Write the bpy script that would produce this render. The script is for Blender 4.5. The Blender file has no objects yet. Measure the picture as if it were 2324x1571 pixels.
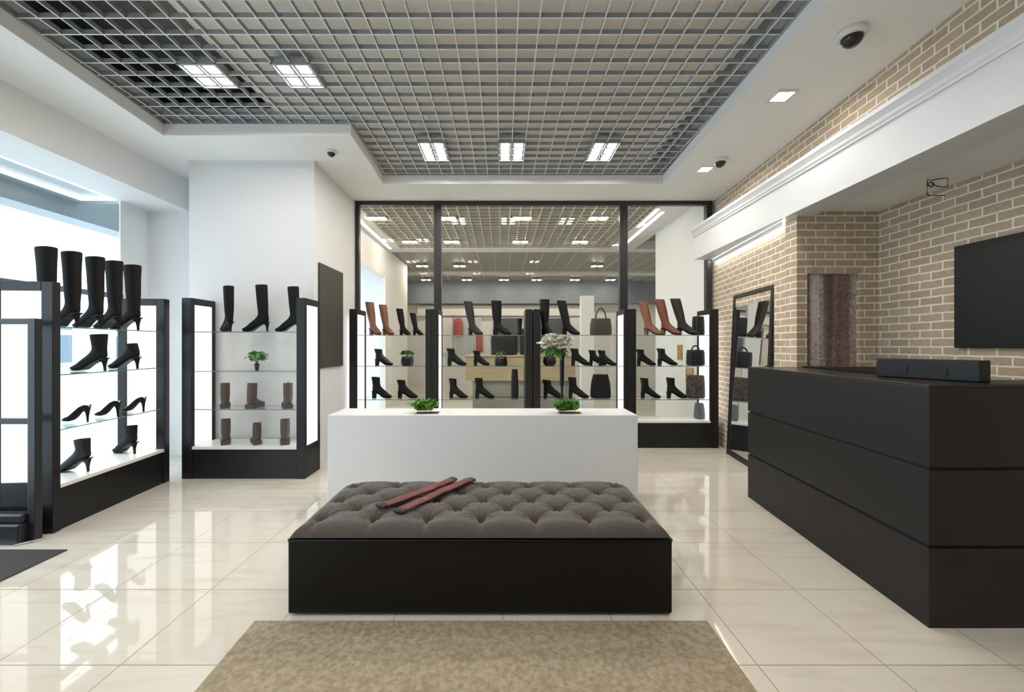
import bpy, bmesh, math, random
from mathutils import Vector, Matrix
PI = math.pi
R = math.radians
random.seed(7)
sc = bpy.context.scene
COL = sc.collection

# ---------------------------------------------------------------- camera, world, exposure
cam_d = bpy.data.cameras.new('camera')
cam = bpy.data.objects.new('camera', cam_d)
COL.objects.link(cam)
cam_d.sensor_width = 36.0
cam_d.lens = 945.0 / 2324.0 * 36.0
cam_d.shift_x = 22.0 / 2324.0
cam_d.clip_start = 0.02
cam.location = (0, 0, 1.38)
cam.rotation_euler = (R(90), 0, 0)
sc.camera = cam

world = bpy.data.worlds.new('sky')
sc.world = world
world.use_nodes = True
bg = world.node_tree.nodes['Background']
bg.inputs[0].default_value = (0.78, 0.90, 1.0, 1)
bg.inputs[1].default_value = 5.0

LAMP = 160.0        # ceiling lamp panels
PANEL = 1.5        # lit cabinet side panels
STRIP = 3.0        # led strips
sc.view_settings.view_transform = 'Standard'
sc.view_settings.look = 'None'
sc.view_settings.gamma = 1.0
sc.view_settings.use_curve_mapping = False
sc.view_settings.exposure = 0.03
try:
    sc.cycles.use_denoising = True
    sc.cycles.max_bounces = 12
    sc.cycles.diffuse_bounces = 6
    sc.cycles.glossy_bounces = 6
    sc.cycles.transparent_max_bounces = 24
    sc.cycles.sample_clamp_indirect = 6.0
except Exception:
    pass

# ---------------------------------------------------------------- materials
def principled(name, col, rough=0.5, metal=0.0, spec=0.5, emit=None, estr=0.0, coat=0.0):
    m = bpy.data.materials.new(name)
    m.use_nodes = True
    b = m.node_tree.nodes['Principled BSDF']
    b.inputs['Base Color'].default_value = (*col, 1)
    b.inputs['Roughness'].default_value = rough
    b.inputs['Metallic'].default_value = metal
    b.inputs['Specular IOR Level'].default_value = spec
    b.inputs['Coat Weight'].default_value = coat
    if emit:
        b.inputs['Emission Color'].default_value = (*emit, 1)
        b.inputs['Emission Strength'].default_value = estr
    return m

def add_noise(m, scale, c1, c2, bump=0.0, detail=4.0, stretch=(1, 1, 1), lo=0.35, hi=0.65):
    nt = m.node_tree
    b = nt.nodes['Principled BSDF']
    tc = nt.nodes.new('ShaderNodeTexCoord')
    mp = nt.nodes.new('ShaderNodeMapping')
    mp.inputs['Scale'].default_value = stretch
    no = nt.nodes.new('ShaderNodeTexNoise')
    no.inputs['Scale'].default_value = scale
    no.inputs['Detail'].default_value = detail
    nt.links.new(tc.outputs['Object'], mp.inputs['Vector'])
    nt.links.new(mp.outputs['Vector'], no.inputs['Vector'])
    if c1:
        cr = nt.nodes.new('ShaderNodeValToRGB')
        cr.color_ramp.elements[0].position = lo
        cr.color_ramp.elements[1].position = hi
        cr.color_ramp.elements[0].color = (*c1, 1)
        cr.color_ramp.elements[1].color = (*c2, 1)
        nt.links.new(no.outputs['Fac'], cr.inputs['Fac'])
        nt.links.new(cr.outputs['Color'], b.inputs['Base Color'])
    if bump:
        bp = nt.nodes.new('ShaderNodeBump')
        bp.inputs['Strength'].default_value = bump
        bp.inputs['Distance'].default_value = 0.01
        nt.links.new(no.outputs['Fac'], bp.inputs['Height'])
        nt.links.new(bp.outputs['Normal'], b.inputs['Normal'])
    return m

def emissive(name, col, strength):
    m = bpy.data.materials.new(name)
    m.use_nodes = True
    nt = m.node_tree
    nt.nodes.remove(nt.nodes['Principled BSDF'])
    e = nt.nodes.new('ShaderNodeEmission')
    e.inputs[0].default_value = (*col, 1)
    e.inputs[1].default_value = strength
    nt.links.new(e.outputs[0], nt.nodes['Material Output'].inputs['Surface'])
    return m

def glass(name, tint, ior=1.45, k=1.0):
    m = bpy.data.materials.new(name)
    m.use_nodes = True
    nt = m.node_tree
    nt.nodes.remove(nt.nodes['Principled BSDF'])
    t = nt.nodes.new('ShaderNodeBsdfTransparent')
    t.inputs[0].default_value = (*tint, 1)
    g = nt.nodes.new('ShaderNodeBsdfGlossy')
    g.inputs['Roughness'].default_value = 0.0
    g.inputs['Color'].default_value = (k, k, k, 1)
    lw = nt.nodes.new('ShaderNodeLayerWeight')
    lw.inputs['Blend'].default_value = 0.5
    pw = nt.nodes.new('ShaderNodeMath'); pw.operation = 'POWER'; pw.inputs[1].default_value = 5.0
    nt.links.new(lw.outputs['Facing'], pw.inputs[0])
    fr = nt.nodes.new('ShaderNodeMath'); fr.operation = 'MULTIPLY_ADD'
    f0 = ((ior - 1) / (ior + 1)) ** 2
    fr.inputs[1].default_value = 1 - f0; fr.inputs[2].default_value = f0
    nt.links.new(pw.outputs[0], fr.inputs[0])
    mx = nt.nodes.new('ShaderNodeMixShader')
    nt.links.new(fr.outputs[0], mx.inputs[0])
    nt.links.new(t.outputs[0], mx.inputs[1])
    nt.links.new(g.outputs[0], mx.inputs[2])
    nt.links.new(mx.outputs[0], nt.nodes['Material Output'].inputs['Surface'])
    return m

def brick_material(name, c1, c2, mortar, bw=0.185, rh=0.069, ms=0.0055):
    m = principled(name, c1, 0.85)
    nt = m.node_tree
    b = nt.nodes['Principled BSDF']
    tc = nt.nodes.new('ShaderNodeTexCoord')
    sx = nt.nodes.new('ShaderNodeSeparateXYZ')
    cx = nt.nodes.new('ShaderNodeCombineXYZ')
    nt.links.new(tc.outputs['Object'], sx.inputs[0])
    uu = nt.nodes.new('ShaderNodeMath'); uu.operation = 'ADD'
    nt.links.new(sx.outputs['X'], uu.inputs[0]); nt.links.new(sx.outputs['Y'], uu.inputs[1])
    nt.links.new(uu.outputs[0], cx.inputs['X'])
    nt.links.new(sx.outputs['Z'], cx.inputs['Y'])
    br = nt.nodes.new('ShaderNodeTexBrick')
    br.inputs['Scale'].default_value = 1.0
    br.inputs['Brick Width'].default_value = bw
    br.inputs['Row Height'].default_value = rh
    br.inputs['Mortar Size'].default_value = ms
    br.inputs['Mortar Smooth'].default_value = 0.15
    br.inputs['Bias'].default_value = 0.0
    br.inputs['Color1'].default_value = (*c1, 1)
    br.inputs['Color2'].default_value = (*c2, 1)
    br.inputs['Mortar'].default_value = (*mortar, 1)
    nz = nt.nodes.new('ShaderNodeTexNoise')
    nz.inputs['Scale'].default_value = 30.0
    nz.inputs['Detail'].default_value = 5.0
    # wobbly edges
    wob = nt.nodes.new('ShaderNodeTexNoise')
    wob.inputs['Scale'].default_value = 9.0
    vm = nt.nodes.new('ShaderNodeVectorMath'); vm.operation = 'MULTIPLY_ADD'
    vm.inputs[1].default_value = (0.012, 0.012, 0)
    nt.links.new(cx.outputs[0], wob.inputs['Vector'])
    nt.links.new(wob.outputs['Color'], vm.inputs[0])
    nt.links.new(cx.outputs[0], vm.inputs[2])
    nt.links.new(vm.outputs[0], br.inputs['Vector'])
    nt.links.new(cx.outputs[0], nz.inputs['Vector'])
    mx = nt.nodes.new('ShaderNodeMix'); mx.data_type = 'RGBA'; mx.blend_type = 'SOFT_LIGHT'
    mx.inputs[0].default_value = 0.45
    nt.links.new(br.outputs['Color'], mx.inputs[6])
    nt.links.new(nz.outputs['Color'], mx.inputs[7])
    hs = nt.nodes.new('ShaderNodeHueSaturation')
    hs.inputs['Saturation'].default_value = 1.0
    nt.links.new(mx.outputs[2], hs.inputs['Color'])
    nt.links.new(hs.outputs[0], b.inputs['Base Color'])
    inv = nt.nodes.new('ShaderNodeMath'); inv.operation = 'MULTIPLY_ADD'
    inv.inputs[1].default_value = -1.0
    nt.links.new(br.outputs['Fac'], inv.inputs[0])
    sc2 = nt.nodes.new('ShaderNodeMath'); sc2.operation = 'MULTIPLY'; sc2.inputs[1].default_value = 0.5
    nt.links.new(nz.outputs['Fac'], sc2.inputs[0])
    nt.links.new(sc2.outputs[0], inv.inputs[2])
    bp = nt.nodes.new('ShaderNodeBump')
    bp.inputs['Strength'].default_value = 0.6
    bp.inputs['Distance'].default_value = 0.006
    nt.links.new(inv.outputs[0], bp.inputs['Height'])
    nt.links.new(bp.outputs['Normal'], b.inputs['Normal'])
    return m

def tile_material():
    m = principled('cream_porcelain', (0.62, 0.57, 0.49), 0.03, spec=0.5)
    nt = m.node_tree
    b = nt.nodes['Principled BSDF']
    tc = nt.nodes.new('ShaderNodeTexCoord')
    mp = nt.nodes.new('ShaderNodeMapping')
    mp.inputs['Location'].default_value = (-1.655, -2.36, 0)
    nt.links.new(tc.outputs['Object'], mp.inputs['Vector'])
    br = nt.nodes.new('ShaderNodeTexBrick')
    br.offset = 0.0
    br.inputs['Scale'].default_value = 1.0
    br.inputs['Brick Width'].default_value = 0.551
    br.inputs['Row Height'].default_value = 0.56
    br.inputs['Mortar Size'].default_value = 0.003
    br.inputs['Mortar Smooth'].default_value = 0.1
    br.inputs['Color1'].default_value = (0.66, 0.615, 0.535, 1)
    br.inputs['Color2'].default_value = (0.63, 0.585, 0.505, 1)
    br.inputs['Mortar'].default_value = (0.31, 0.26, 0.18, 1)
    nt.links.new(mp.outputs[0], br.inputs['Vector'])
    # faint marble veins
    mv = nt.nodes.new('ShaderNodeMapping')
    mv.inputs['Rotation'].default_value = (0, 0, R(35))
    mv.inputs['Scale'].default_value = (0.6, 3.5, 1)
    nt.links.new(tc.outputs['Object'], mv.inputs['Vector'])
    nz = nt.nodes.new('ShaderNodeTexNoise')
    nz.inputs['Scale'].default_value = 2.2
    nz.inputs['Detail'].default_value = 7.0
    nz.inputs['Distortion'].default_value = 1.2
    nt.links.new(mv.outputs[0], nz.inputs['Vector'])
    cr = nt.nodes.new('ShaderNodeValToRGB')
    cr.color_ramp.elements[0].position = 0.30
    cr.color_ramp.elements[0].color = (0.90, 0.875, 0.83, 1)
    cr.color_ramp.elements[1].position = 0.5
    cr.color_ramp.elements[1].color = (1, 1, 1, 1)
    nt.links.new(nz.outputs['Fac'], cr.inputs['Fac'])
    mx = nt.nodes.new('ShaderNodeMix'); mx.data_type = 'RGBA'; mx.blend_type = 'MULTIPLY'
    mx.inputs[0].default_value = 1.0
    nt.links.new(br.outputs['Color'], mx.inputs[6])
    nt.links.new(cr.outputs['Color'], mx.inputs[7])
    nt.links.new(mx.outputs[2], b.inputs['Base Color'])
    ro = nt.nodes.new('ShaderNodeMath'); ro.operation = 'MULTIPLY_ADD'
    ro.inputs[1].default_value = 0.5
    ro.inputs[2].default_value = 0.03
    nt.links.new(br.outputs['Fac'], ro.inputs[0])
    nt.links.new(ro.outputs[0], b.inputs['Roughness'])
    return m

M = {}
M['white'] = principled('white_paint', (0.80, 0.80, 0.79), 0.6)
M['ceil'] = principled('ceiling_paint', (0.88, 0.88, 0.87), 0.7)
M['plaster'] = add_noise(principled('white_plaster', (0.73, 0.735, 0.74), 0.65), 120, None, None, bump=0.08)
M['beam'] = principled('beam_paint', (0.70, 0.715, 0.73), 0.4)
M['floor'] = tile_material()
M['brick'] = brick_material('tan_brick', (0.50, 0.385, 0.265), (0.42, 0.325, 0.225), (0.80, 0.77, 0.70), ms=0.0068)
M['black'] = principled('black_lacquer', (0.009, 0.009, 0.010), 0.38, spec=0.4)
M['desk'] = principled('black_matte_laminate', (0.0035, 0.0036, 0.0042), 0.45, spec=0.5)
M['groove'] = principled('groove_black', (0.003, 0.003, 0.003), 0.7)
M['blackmetal'] = principled('black_metal', (0.015, 0.016, 0.018), 0.35)
M['plinthwhite'] = principled('white_laminate', (0.74, 0.745, 0.745), 0.35)
M['board'] = principled('white_board', (0.80, 0.79, 0.76), 0.3)
M['lit'] = emissive('lit_acrylic', (1.0, 0.985, 0.96), PANEL)
M['lamp'] = emissive('lamp_lens', (1.0, 0.945, 0.875), LAMP)
M['halllamp'] = emissive('hall_lamp_lens', (1.0, 0.87, 0.69), 110.0)
M['cove'] = emissive('cove_led', (1.0, 0.98, 0.95), 45.0)
M['strip'] = emissive('led_strip', (0.95, 0.98, 1.0), STRIP)
M['glass'] = glass('clear_glass', (0.975, 0.985, 0.98), ior=1.24)
M['window'] = glass('shop_window_glass', (0.95, 0.975, 0.975))
M['shelf'] = glass('shelf_glass', (0.93, 0.97, 0.965))
M['shelfedge'] = principled('shelf_glass_edge', (0.10, 0.20, 0.19), 0.15)
M['alu'] = principled('grey_aluminium', (0.32, 0.345, 0.36), 0.5)
M['flange'] = principled('pale_aluminium_flange', (0.74, 0.76, 0.775), 0.4)
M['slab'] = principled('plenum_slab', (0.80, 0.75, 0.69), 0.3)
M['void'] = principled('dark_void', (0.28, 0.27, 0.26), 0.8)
M['mirror'] = principled('mirror_glass', (0.86, 0.88, 0.88), 0.015, metal=1.0)
M['suede'] = principled('black_suede', (0.006, 0.006, 0.0068), 0.75, spec=0.25)
M['leather'] = principled('black_leather', (0.007, 0.007, 0.008), 0.42, spec=0.35)
M['tan'] = principled('tan_suede', (0.17, 0.070, 0.031), 0.6)
M['rust'] = principled('rust_suede', (0.155, 0.047, 0.021), 0.6)
M['darkbrown'] = principled('dark_brown_suede', (0.013, 0.0085, 0.0065), 0.7)
M['brownboot'] = principled('brown_leather', (0.085, 0.058, 0.046), 0.45)
M['greysole'] = principled('grey_rubber', (0.075, 0.065, 0.062), 0.6)
M['tanlining'] = principled('tan_leather_lining', (0.42, 0.23, 0.12), 0.5)
M['olive'] = principled('olive_leather', (0.030, 0.027, 0.017), 0.5)
M['bagbrown'] = add_noise(principled('brown_black_fur', (0.03, 0.02, 0.015), 0.6), 25, (0.012, 0.010, 0.009), (0.075, 0.055, 0.04))
M['ottoman'] = principled('black_leatherette', (0.0055, 0.005, 0.0045), 0.45, spec=0.25)
M['velvet'] = principled('taupe_velvet', (0.066, 0.054, 0.047), 0.85, spec=0.2)
M['velvet'].node_tree.nodes['Principled BSDF'].inputs['Sheen Weight'].default_value = 0.25
M['red'] = add_noise(principled('oxblood_velvet', (0.15, 0.025, 0.018), 0.6), 14, (0.095, 0.017, 0.0125), (0.175, 0.036, 0.026))
M['cuff'] = principled('black_cuff', (0.012, 0.011, 0.011), 0.6)
M['rug'] = add_noise(principled('beige_rug', (0.3, 0.24, 0.15), 0.95, spec=0.1), 42, (0.26, 0.21, 0.142), (0.385, 0.32, 0.23), bump=0.6, detail=9.0, lo=0.36, hi=0.64)
M['mat'] = add_noise(principled('dark_mat', (0.07, 0.067, 0.065), 0.9, spec=0.1), 300, None, None, bump=0.5)
M['screen'] = principled('matte_black_panel', (0.008, 0.008, 0.0075), 0.5, spec=0.3)
M['greyboard'] = principled('dark_olive_board', (0.047, 0.044, 0.036), 0.6)
M['leaf'] = add_noise(principled('leaf_green', (0.08, 0.22, 0.03), 0.5), 14, (0.08, 0.24, 0.03), (0.20, 0.42, 0.07))
M['ivy'] = add_noise(principled('ivy_green', (0.06, 0.2, 0.03), 0.5), 20, (0.04, 0.15, 0.02), (0.12, 0.33, 0.06))
M['petal'] = principled('white_petal', (0.92, 0.90, 0.82), 0.6)
M['soil'] = principled('planter_soil', (0.10, 0.07, 0.045), 0.9)
M['domewhite'] = principled('dome_base', (0.75, 0.74, 0.72), 0.4)
M['domedark'] = principled('dome_smoked', (0.02, 0.017, 0.015), 0.08)
M['chrome'] = principled('brushed_steel', (0.6, 0.62, 0.65), 0.25, metal=1.0)
M['wood'] = add_noise(principled('pale_wood', (0.52, 0.40, 0.24), 0.5), 3, (0.56, 0.44, 0.27), (0.48, 0.37, 0.22), stretch=(1, 1, 14))
M['bulk'] = principled('blue_grey_bulkhead', (0.22, 0.255, 0.30), 0.6)
M['darkglass'] = principled('dark_display_window', (0.10, 0.115, 0.125), 0.2)
M['coat'] = principled('red_coat', (0.45, 0.10, 0.09), 0.7)
M['asphalt'] = add_noise(principled('pale_pavement', (0.5, 0.52, 0.54), 0.8), 1.5, (0.50, 0.53, 0.56), (0.60, 0.62, 0.65))
M['facade'] = principled('pale_facade', (0.55, 0.60, 0.64), 0.7)
M['facadewin'] = principled('facade_window', (0.10, 0.15, 0.19), 0.2)
M['canopy'] = principled('canopy_panel', (0.24, 0.285, 0.305), 0.3)
M['plaid'] = add_noise(principled('yellow_plaid', (0.5, 0.36, 0.08), 0.6), 40, (0.15, 0.10, 0.02), (0.62, 0.45, 0.12))

def stone_material():
    m = principled('veined_stone', (0.12, 0.07, 0.055), 0.5)
    nt = m.node_tree
    b = nt.nodes['Principled BSDF']
    tc = nt.nodes.new('ShaderNodeTexCoord')
    mp = nt.nodes.new('ShaderNodeMapping'); mp.inputs['Scale'].default_value = (12.0, 1, 0.22)
    nt.links.new(tc.outputs['Object'], mp.inputs['Vector'])
    n1 = nt.nodes.new('ShaderNodeTexNoise'); n1.inputs['Scale'].default_value = 1.0; n1.inputs['Detail'].default_value = 2.0
    n2 = nt.nodes.new('ShaderNodeTexNoise'); n2.inputs['Scale'].default_value = 32.0; n2.inputs['Detail'].default_value = 8.0; n2.inputs['Distortion'].default_value = 1.5
    nt.links.new(mp.outputs[0], n1.inputs['Vector'])
    nt.links.new(tc.outputs['Object'], n2.inputs['Vector'])
    add = nt.nodes.new('ShaderNodeMath'); add.operation = 'MULTIPLY_ADD'
    add.inputs[1].default_value = 0.42
    s = nt.nodes.new('ShaderNodeMath'); s.operation = 'MULTIPLY'; s.inputs[1].default_value = 0.9
    nt.links.new(n1.outputs['Fac'], s.inputs[0])
    nt.links.new(n2.outputs['Fac'], add.inputs[0])
    nt.links.new(s.outputs[0], add.inputs[2])
    cr = nt.nodes.new('ShaderNodeValToRGB')
    e = cr.color_ramp.elements
    e[0].position = 0.52; e[0].color = (0.13, 0.09, 0.08, 1)
    e[1].position = 0.78; e[1].color = (0.62, 0.60, 0.58, 1)
    k = e.new(0.645); k.color = (0.30, 0.19, 0.16, 1)
    nt.links.new(add.outputs[0], cr.inputs['Fac'])
    nt.links.new(cr.outputs['Color'], b.inputs['Base Color'])
    return m
M['stone'] = stone_material()

# ---------------------------------------------------------------- mesh helpers
def bm_new():
    return bmesh.new()

def box(bm, x0, x1, y0, y1, z0, z1, mi=0):
    v = [bm.verts.new(p) for p in ((x0, y0, z0), (x1, y0, z0), (x1, y1, z0), (x0, y1, z0), (x0, y0, z1), (x1, y0, z1), (x1, y1, z1), (x0, y1, z1))]
    fs = []
    for q in ((3, 2, 1, 0), (4, 5, 6, 7), (0, 1, 5, 4), (1, 2, 6, 5), (2, 3, 7, 6), (3, 0, 4, 7)):
        f = bm.faces.new([v[i] for i in q]); f.material_index = mi; fs.append(f)
    return fs

def prism(bm, poly, z0, z1):
    a = [bm.verts.new((x, y, z0)) for x, y in poly]
    b = [bm.verts.new((x, y, z1)) for x, y in poly]
    n = len(poly)
    bm.faces.new(a[::-1]); bm.faces.new(b)
    for i in range(n):
        j = (i + 1) % n
        bm.faces.new((a[i], a[j], b[j], b[i]))

def loft(bm, rings, cap0=True, cap1=True, closed=True):
    vs = [[bm.verts.new(p) for p in r] for r in rings]
    n = len(rings[0])
    for a, b in zip(vs[:-1], vs[1:]):
        for i in range(n if closed else n - 1):
            j = (i + 1) % n
            bm.faces.new((a[i], a[j], b[j], b[i]))
    if cap0: bm.faces.new(vs[0][::-1])
    if cap1: bm.faces.new(vs[-1])
    return vs

def tube(bm, pts, r, n=8, cap=True):
    pts = [Vector(p) for p in pts]
    rings = []
    up = Vector((0, 0, 1))
    for i, p in enumerate(pts):
        d = (pts[min(i + 1, len(pts) - 1)] - pts[max(i - 1, 0)]).normalized()
        a = d.cross(up)
        if a.length < 1e-3: a = d.cross(Vector((1, 0, 0)))
        a.normalize(); b = a.cross(d).normalized()
        rr = r[i] if isinstance(r, list) else r
        ra, rb = rr if isinstance(rr, tuple) else (rr, rr)
        rings.append([p + a * math.cos(2 * PI * k / n) * ra + b * math.sin(2 * PI * k / n) * rb for k in range(n)])
    loft(bm, rings, cap, cap)

def lathe(bm, prof, c=(0, 0), n=20):
    loft(bm, [[(c[0] + r * math.cos(2 * PI * k / n), c[1] + r * math.sin(2 * PI * k / n), z) for k in range(n)] for r, z in prof])

def obj(name, bm, mats, parent=None, smooth=False, bevel=0.0, seg=2, sub=0, recalc=True):
    if recalc:
        bmesh.ops.recalc_face_normals(bm, faces=bm.faces)
    me = bpy.data.meshes.new(name)
    bm.to_mesh(me); bm.free()
    for m in (mats if isinstance(mats, (list, tuple)) else [mats]):
        me.materials.append(m)
    if smooth:
        for p in me.polygons: p.use_smooth = True
    o = bpy.data.objects.new(name, me)
    COL.objects.link(o)
    if parent: o.parent = parent
    if bevel:
        b = o.modifiers.new('bevel', 'BEVEL'); b.width = bevel; b.segments = seg; b.limit_method = 'ANGLE'; b.angle_limit = R(40)
    if sub:
        s = o.modifiers.new('sub', 'SUBSURF'); s.levels = sub; s.render_levels = sub
    return o

def bx(name, x0, x1, y0, y1, z0, z1, mat, parent=None, bevel=0.0):
    bm = bm_new(); box(bm, x0, x1, y0, y1, z0, z1)
    return obj(name, bm, mat, parent, bevel=bevel)

def tag(o, label, cat, group=None):
    o['label'] = label; o['category'] = cat
    if group: o['group'] = group
    return o

def thing(name, label, cat, loc=(0, 0, 0), rz=0.0, group=None):
    o = bpy.data.objects.new(name, None)
    COL.objects.link(o)
    o.location = loc; o.rotation_euler = (0, 0, rz)
    o.empty_display_size = 0.1
    return tag(o, label, cat, group)

def struct(o):
    o['kind'] = 'structure'
    return o

# ---------------------------------------------------------------- the shell of the shop
def LE(y): return -3.28 - 0.069 * (y - 2.71)
def RE(y): return 1.975 + 0.0376 * (y - 2.6)
YB = -1.6      # wall behind the camera
ZS = 3.48      # soffit
ZG = 3.593     # underside of the grille
YP = 6.06      # glazed partition

struct(bx('floor', -5.6, 5.6, YB, 15.0, -0.1, 0.0, M['floor']))

bm = bm_new()
prism(bm, [(-4.0, YB), (LE(YB), YB), (LE(4.15), 4.15), (-4.0, 4.15)], ZS, 3.75)
prism(bm, [(-4.6, 4.15), (-1.51, 4.15), (-1.545, 5.39), (-1.545, YP + .1), (-4.6, YP + .1)], ZS, 3.75)
prism(bm, [(-1.545, 5.39), (RE(5.39), 5.39), (RE(5.39), YP + .1), (-1.545, YP + .1)], ZS, 3.75)
prism(bm, [(RE(5.39), YP + .1), (RE(5.39), 5.39), (RE(YB), YB), (3.3, YB), (3.3, YP + .1)], ZS, 3.75)
box(bm, -4.7, -4.0, YB, 4.15, ZS, 3.75)
struct(obj('ceiling', bm, M['ceil']))
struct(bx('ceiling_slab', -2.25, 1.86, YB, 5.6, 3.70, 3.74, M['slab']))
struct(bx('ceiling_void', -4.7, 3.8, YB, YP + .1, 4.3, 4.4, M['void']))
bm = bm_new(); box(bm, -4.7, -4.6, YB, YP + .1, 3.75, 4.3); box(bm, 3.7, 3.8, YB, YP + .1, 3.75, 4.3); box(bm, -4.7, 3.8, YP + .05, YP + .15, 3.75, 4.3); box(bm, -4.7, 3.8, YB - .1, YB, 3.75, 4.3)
struct(obj('wall_void', bm, M['void']))

def blades(bm, xs, ys, xr, yr, z, w, h, f=0.0):
    """egg-crate: xr(y) gives the x extent of a cross blade, yr(x) the y extent of a long blade"""
    for x in xs:
        a, b = yr(x)
        if b > a: box(bm, x - w / 2, x + w / 2, a, b, z + f, z + h)
        if b > a and f: box(bm, x - w * .9, x + w * .9, a, b, z, z + f, 1)
    for y in ys:
        a, b = xr(y)
        if b > a: box(bm, a, b, y - w / 2, y + w / 2, z + f + 0.0006, z + h - 0.0006)
        if b > a and f: box(bm, a, b, y - w * .9, y + w * .9, z + 0.0004, z + f - 0.0004, 1)
bm = bm_new()
xs = [-0.041 + 0.1472 * k for k in range(-23, 15)]
xs = [x for x in xs if -3.36 < x < 2.05]
ys = [2.811 + 0.1485 * k for k in range(-29, 18)]
ys = [y for y in ys if YB < y < 5.38]
def xr(y): return (LE(y), RE(y)) if y < 4.15 else (-1.51 - 0.028 * (y - 4.15), RE(y))
def yr(x):
    hi = 4.15 if x < -1.52 else 5.385
    lo = YB
    if x > RE(YB): lo = max(YB, 2.6 + (x - 1.975) / 0.0376)
    if x < LE(YB): lo = max(YB, 2.71 - (x + 3.28) / 0.069)
    return lo, hi
blades(bm, xs, ys, xr, yr, ZG, 0.005, 0.038, 0.004)
edge = [(LE(YB), YB), (LE(4.15), 4.15), (-1.51, 4.15), (-1.545, 5.39), (RE(5.39), 5.39), (RE(YB), YB)]
for (ax, ay), (bx_, by_) in zip(edge[:-1], edge[1:]):
    d = Vector((bx_ - ax, by_ - ay, 0)).normalized(); n_ = Vector((d.y, -d.x, 0)) * 0.012
    prism(bm, [(ax, ay), (bx_, by_), (bx_ + n_.x, by_ + n_.y), (ax + n_.x, ay + n_.y)], ZG - .003, ZG + .04)
struct(obj('ceiling_grille', bm, [M['alu'], M['flange']]))

# left side: window band, beam, canopy outside
struct(bx('beam_left', -4.47, -3.95, YB, 5.25, 3.08, ZS, M['white']))
struct(bx('wall_end', -4.49, -3.50, 5.25, 5.40, 0, ZS, M['plaster']))
struct(bx('wall_return', -4.49, -4.47, 4.88, 5.25, 0, 3.08, M['white']))
struct(bx('pillar', -3.547, -2.13, 4.714, 6.16, 0, ZS, M['plaster']))

w1 = struct(bpy.data.objects.new('window_1', None)); COL.objects.link(w1)
w1.location = (-4.47, 0, 0)
for k, (a, b) in enumerate(((YB, 0.66), (0.67, 2.76), (2.77, 4.225), (4.235, 4.88))):
    bx('window_pane', -0.006, 0.006, a, b, 0.06, 3.08, M['window'], w1)
bx('window_rail', -0.03, 0.03, YB, 4.88, 1.93, 1.985, principled('rail_grey', (0.12, 0.15, 0.17), 0.4), w1)
bx('window_sill', -0.05, 0.05, YB, 4.88, 0.0, 0.06, M['blackmetal'], w1)

cano = struct(bpy.data.objects.new('canopy', None)); COL.objects.link(cano)
bm = bm_new(); box(bm, -5.4, -4.50, YB, 5.1, 3.12, 3.3)
obj('canopy_panel', bm, M['canopy'], cano)
bm = bm_new(); box(bm, -5.5, -5.2, YB, 6.0, 2.93, 3.4)
obj('canopy_fascia', bm, M['canopy'], cano)
bm = bm_new()
box(bm, -4.535, -4.505, YB, 4.88, 3.085, 3.12)
box(bm, -4.94, -4.91, YB, 4.88, 3.085, 3.12)
box(bm, -4.94, -4.505, 4.85, 4.88, 3.085, 3.12)
obj('light_strip', bm, M['strip'], cano)

struct(bx('street', -60, -4.6, -30, 40, -0.25, -0.12, M['asphalt']))
fac = tag(bpy.data.objects.new('shop_building', None), 'pale blue grey building across the street outside the shop window', 'building')
COL.objects.link(fac); fac.location = (-16, 14, -0.12)
bx('facade', -4, 0, -26, 26, 0, 2.3, M['facade'], fac)
for k in range(9):
    fr = bx('window_frame', -0.02, 0.06, -22 + k * 5, -18.4 + k * 5, 0.75, 2.0, M['facade'], fac)
    bx('window_pane', 0.0, 0.09, -21.8 + k * 5, -18.6 + k * 5, 0.9, 1.9, M['facadewin'], fr)

# behind the camera
struct(bx('wall_front', -4.7, 3.8, YB - .12, YB, 0, 3.75, principled('grey_shop_wall', (0.34, 0.33, 0.32), 0.6)))

# right side
def brick_wall(name, p0, p1, z0, z1, th=0.16, holes=None, mat=None):
    p0 = Vector(p0); p1 = Vector(p1); d = p1 - p0
    bm = bm_new(); L = d.length
    if holes:
        a, b, zt = holes
        box(bm, 0, a, 0, th, z0, z1); box(bm, b, L, 0, th, z0, z1); box(bm, a, b, 0, th, zt, z1)
    else:
        box(bm, 0, L, 0, th, z0, z1)
    o = obj(name, bm, mat or M['brick'])
    o.location = (p0.x, p0.y, 0); o.rotation_euler = (0, 0, math.atan2(d.y, d.x))
    return struct(o)
brick_wall('wall_right', (3.06, 6.06), (2.810, 4.105), 0, 2.72, 0.16)
brick_wall('wall_right_upper', (3.08, 6.16), (2.57, YB), 2.9, 3.6, 0.2)
brick_wall('wall_alcove_end', (2.79, 3.945), (3.56, 3.945), 0, 2.66, 0.16, holes=(0.099, 0.604, 2.069))
brick_wall('wall_alcove_side', (3.56, 4.1), (3.56, YB), 0, 2.66, 0.16)
struct(bx('ceiling_alcove', 2.90, 3.72, YB, 4.1, 2.655, 2.80, M['ceil']))
bm = bm_new(); prism(bm, [(2.591, YB), (2.93, YB), (2.96, 4.0), (3.03, 5.99), (2.76, 6.0)], 2.62, 3.05)
struct(obj('beam_right', bm, M['beam']))
# stepped crown along the beam
bm = bm_new()
prof = [(0.0, 2.935), (-0.012, 2.938), (-0.014, 2.952), (-0.022, 2.968), (-0.026, 2.99), (-0.040, 3.02), (-0.046, 3.03), (-0.046, 3.062), (0.05, 3.062), (0.05, 2.935)]
loft(bm, [[(2.591 + dx, YB, z) for dx, z in prof], [(2.76 + dx, 6.0, z) for dx, z in prof]])
struct(obj('trim_1', bm, M['beam']))

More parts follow.
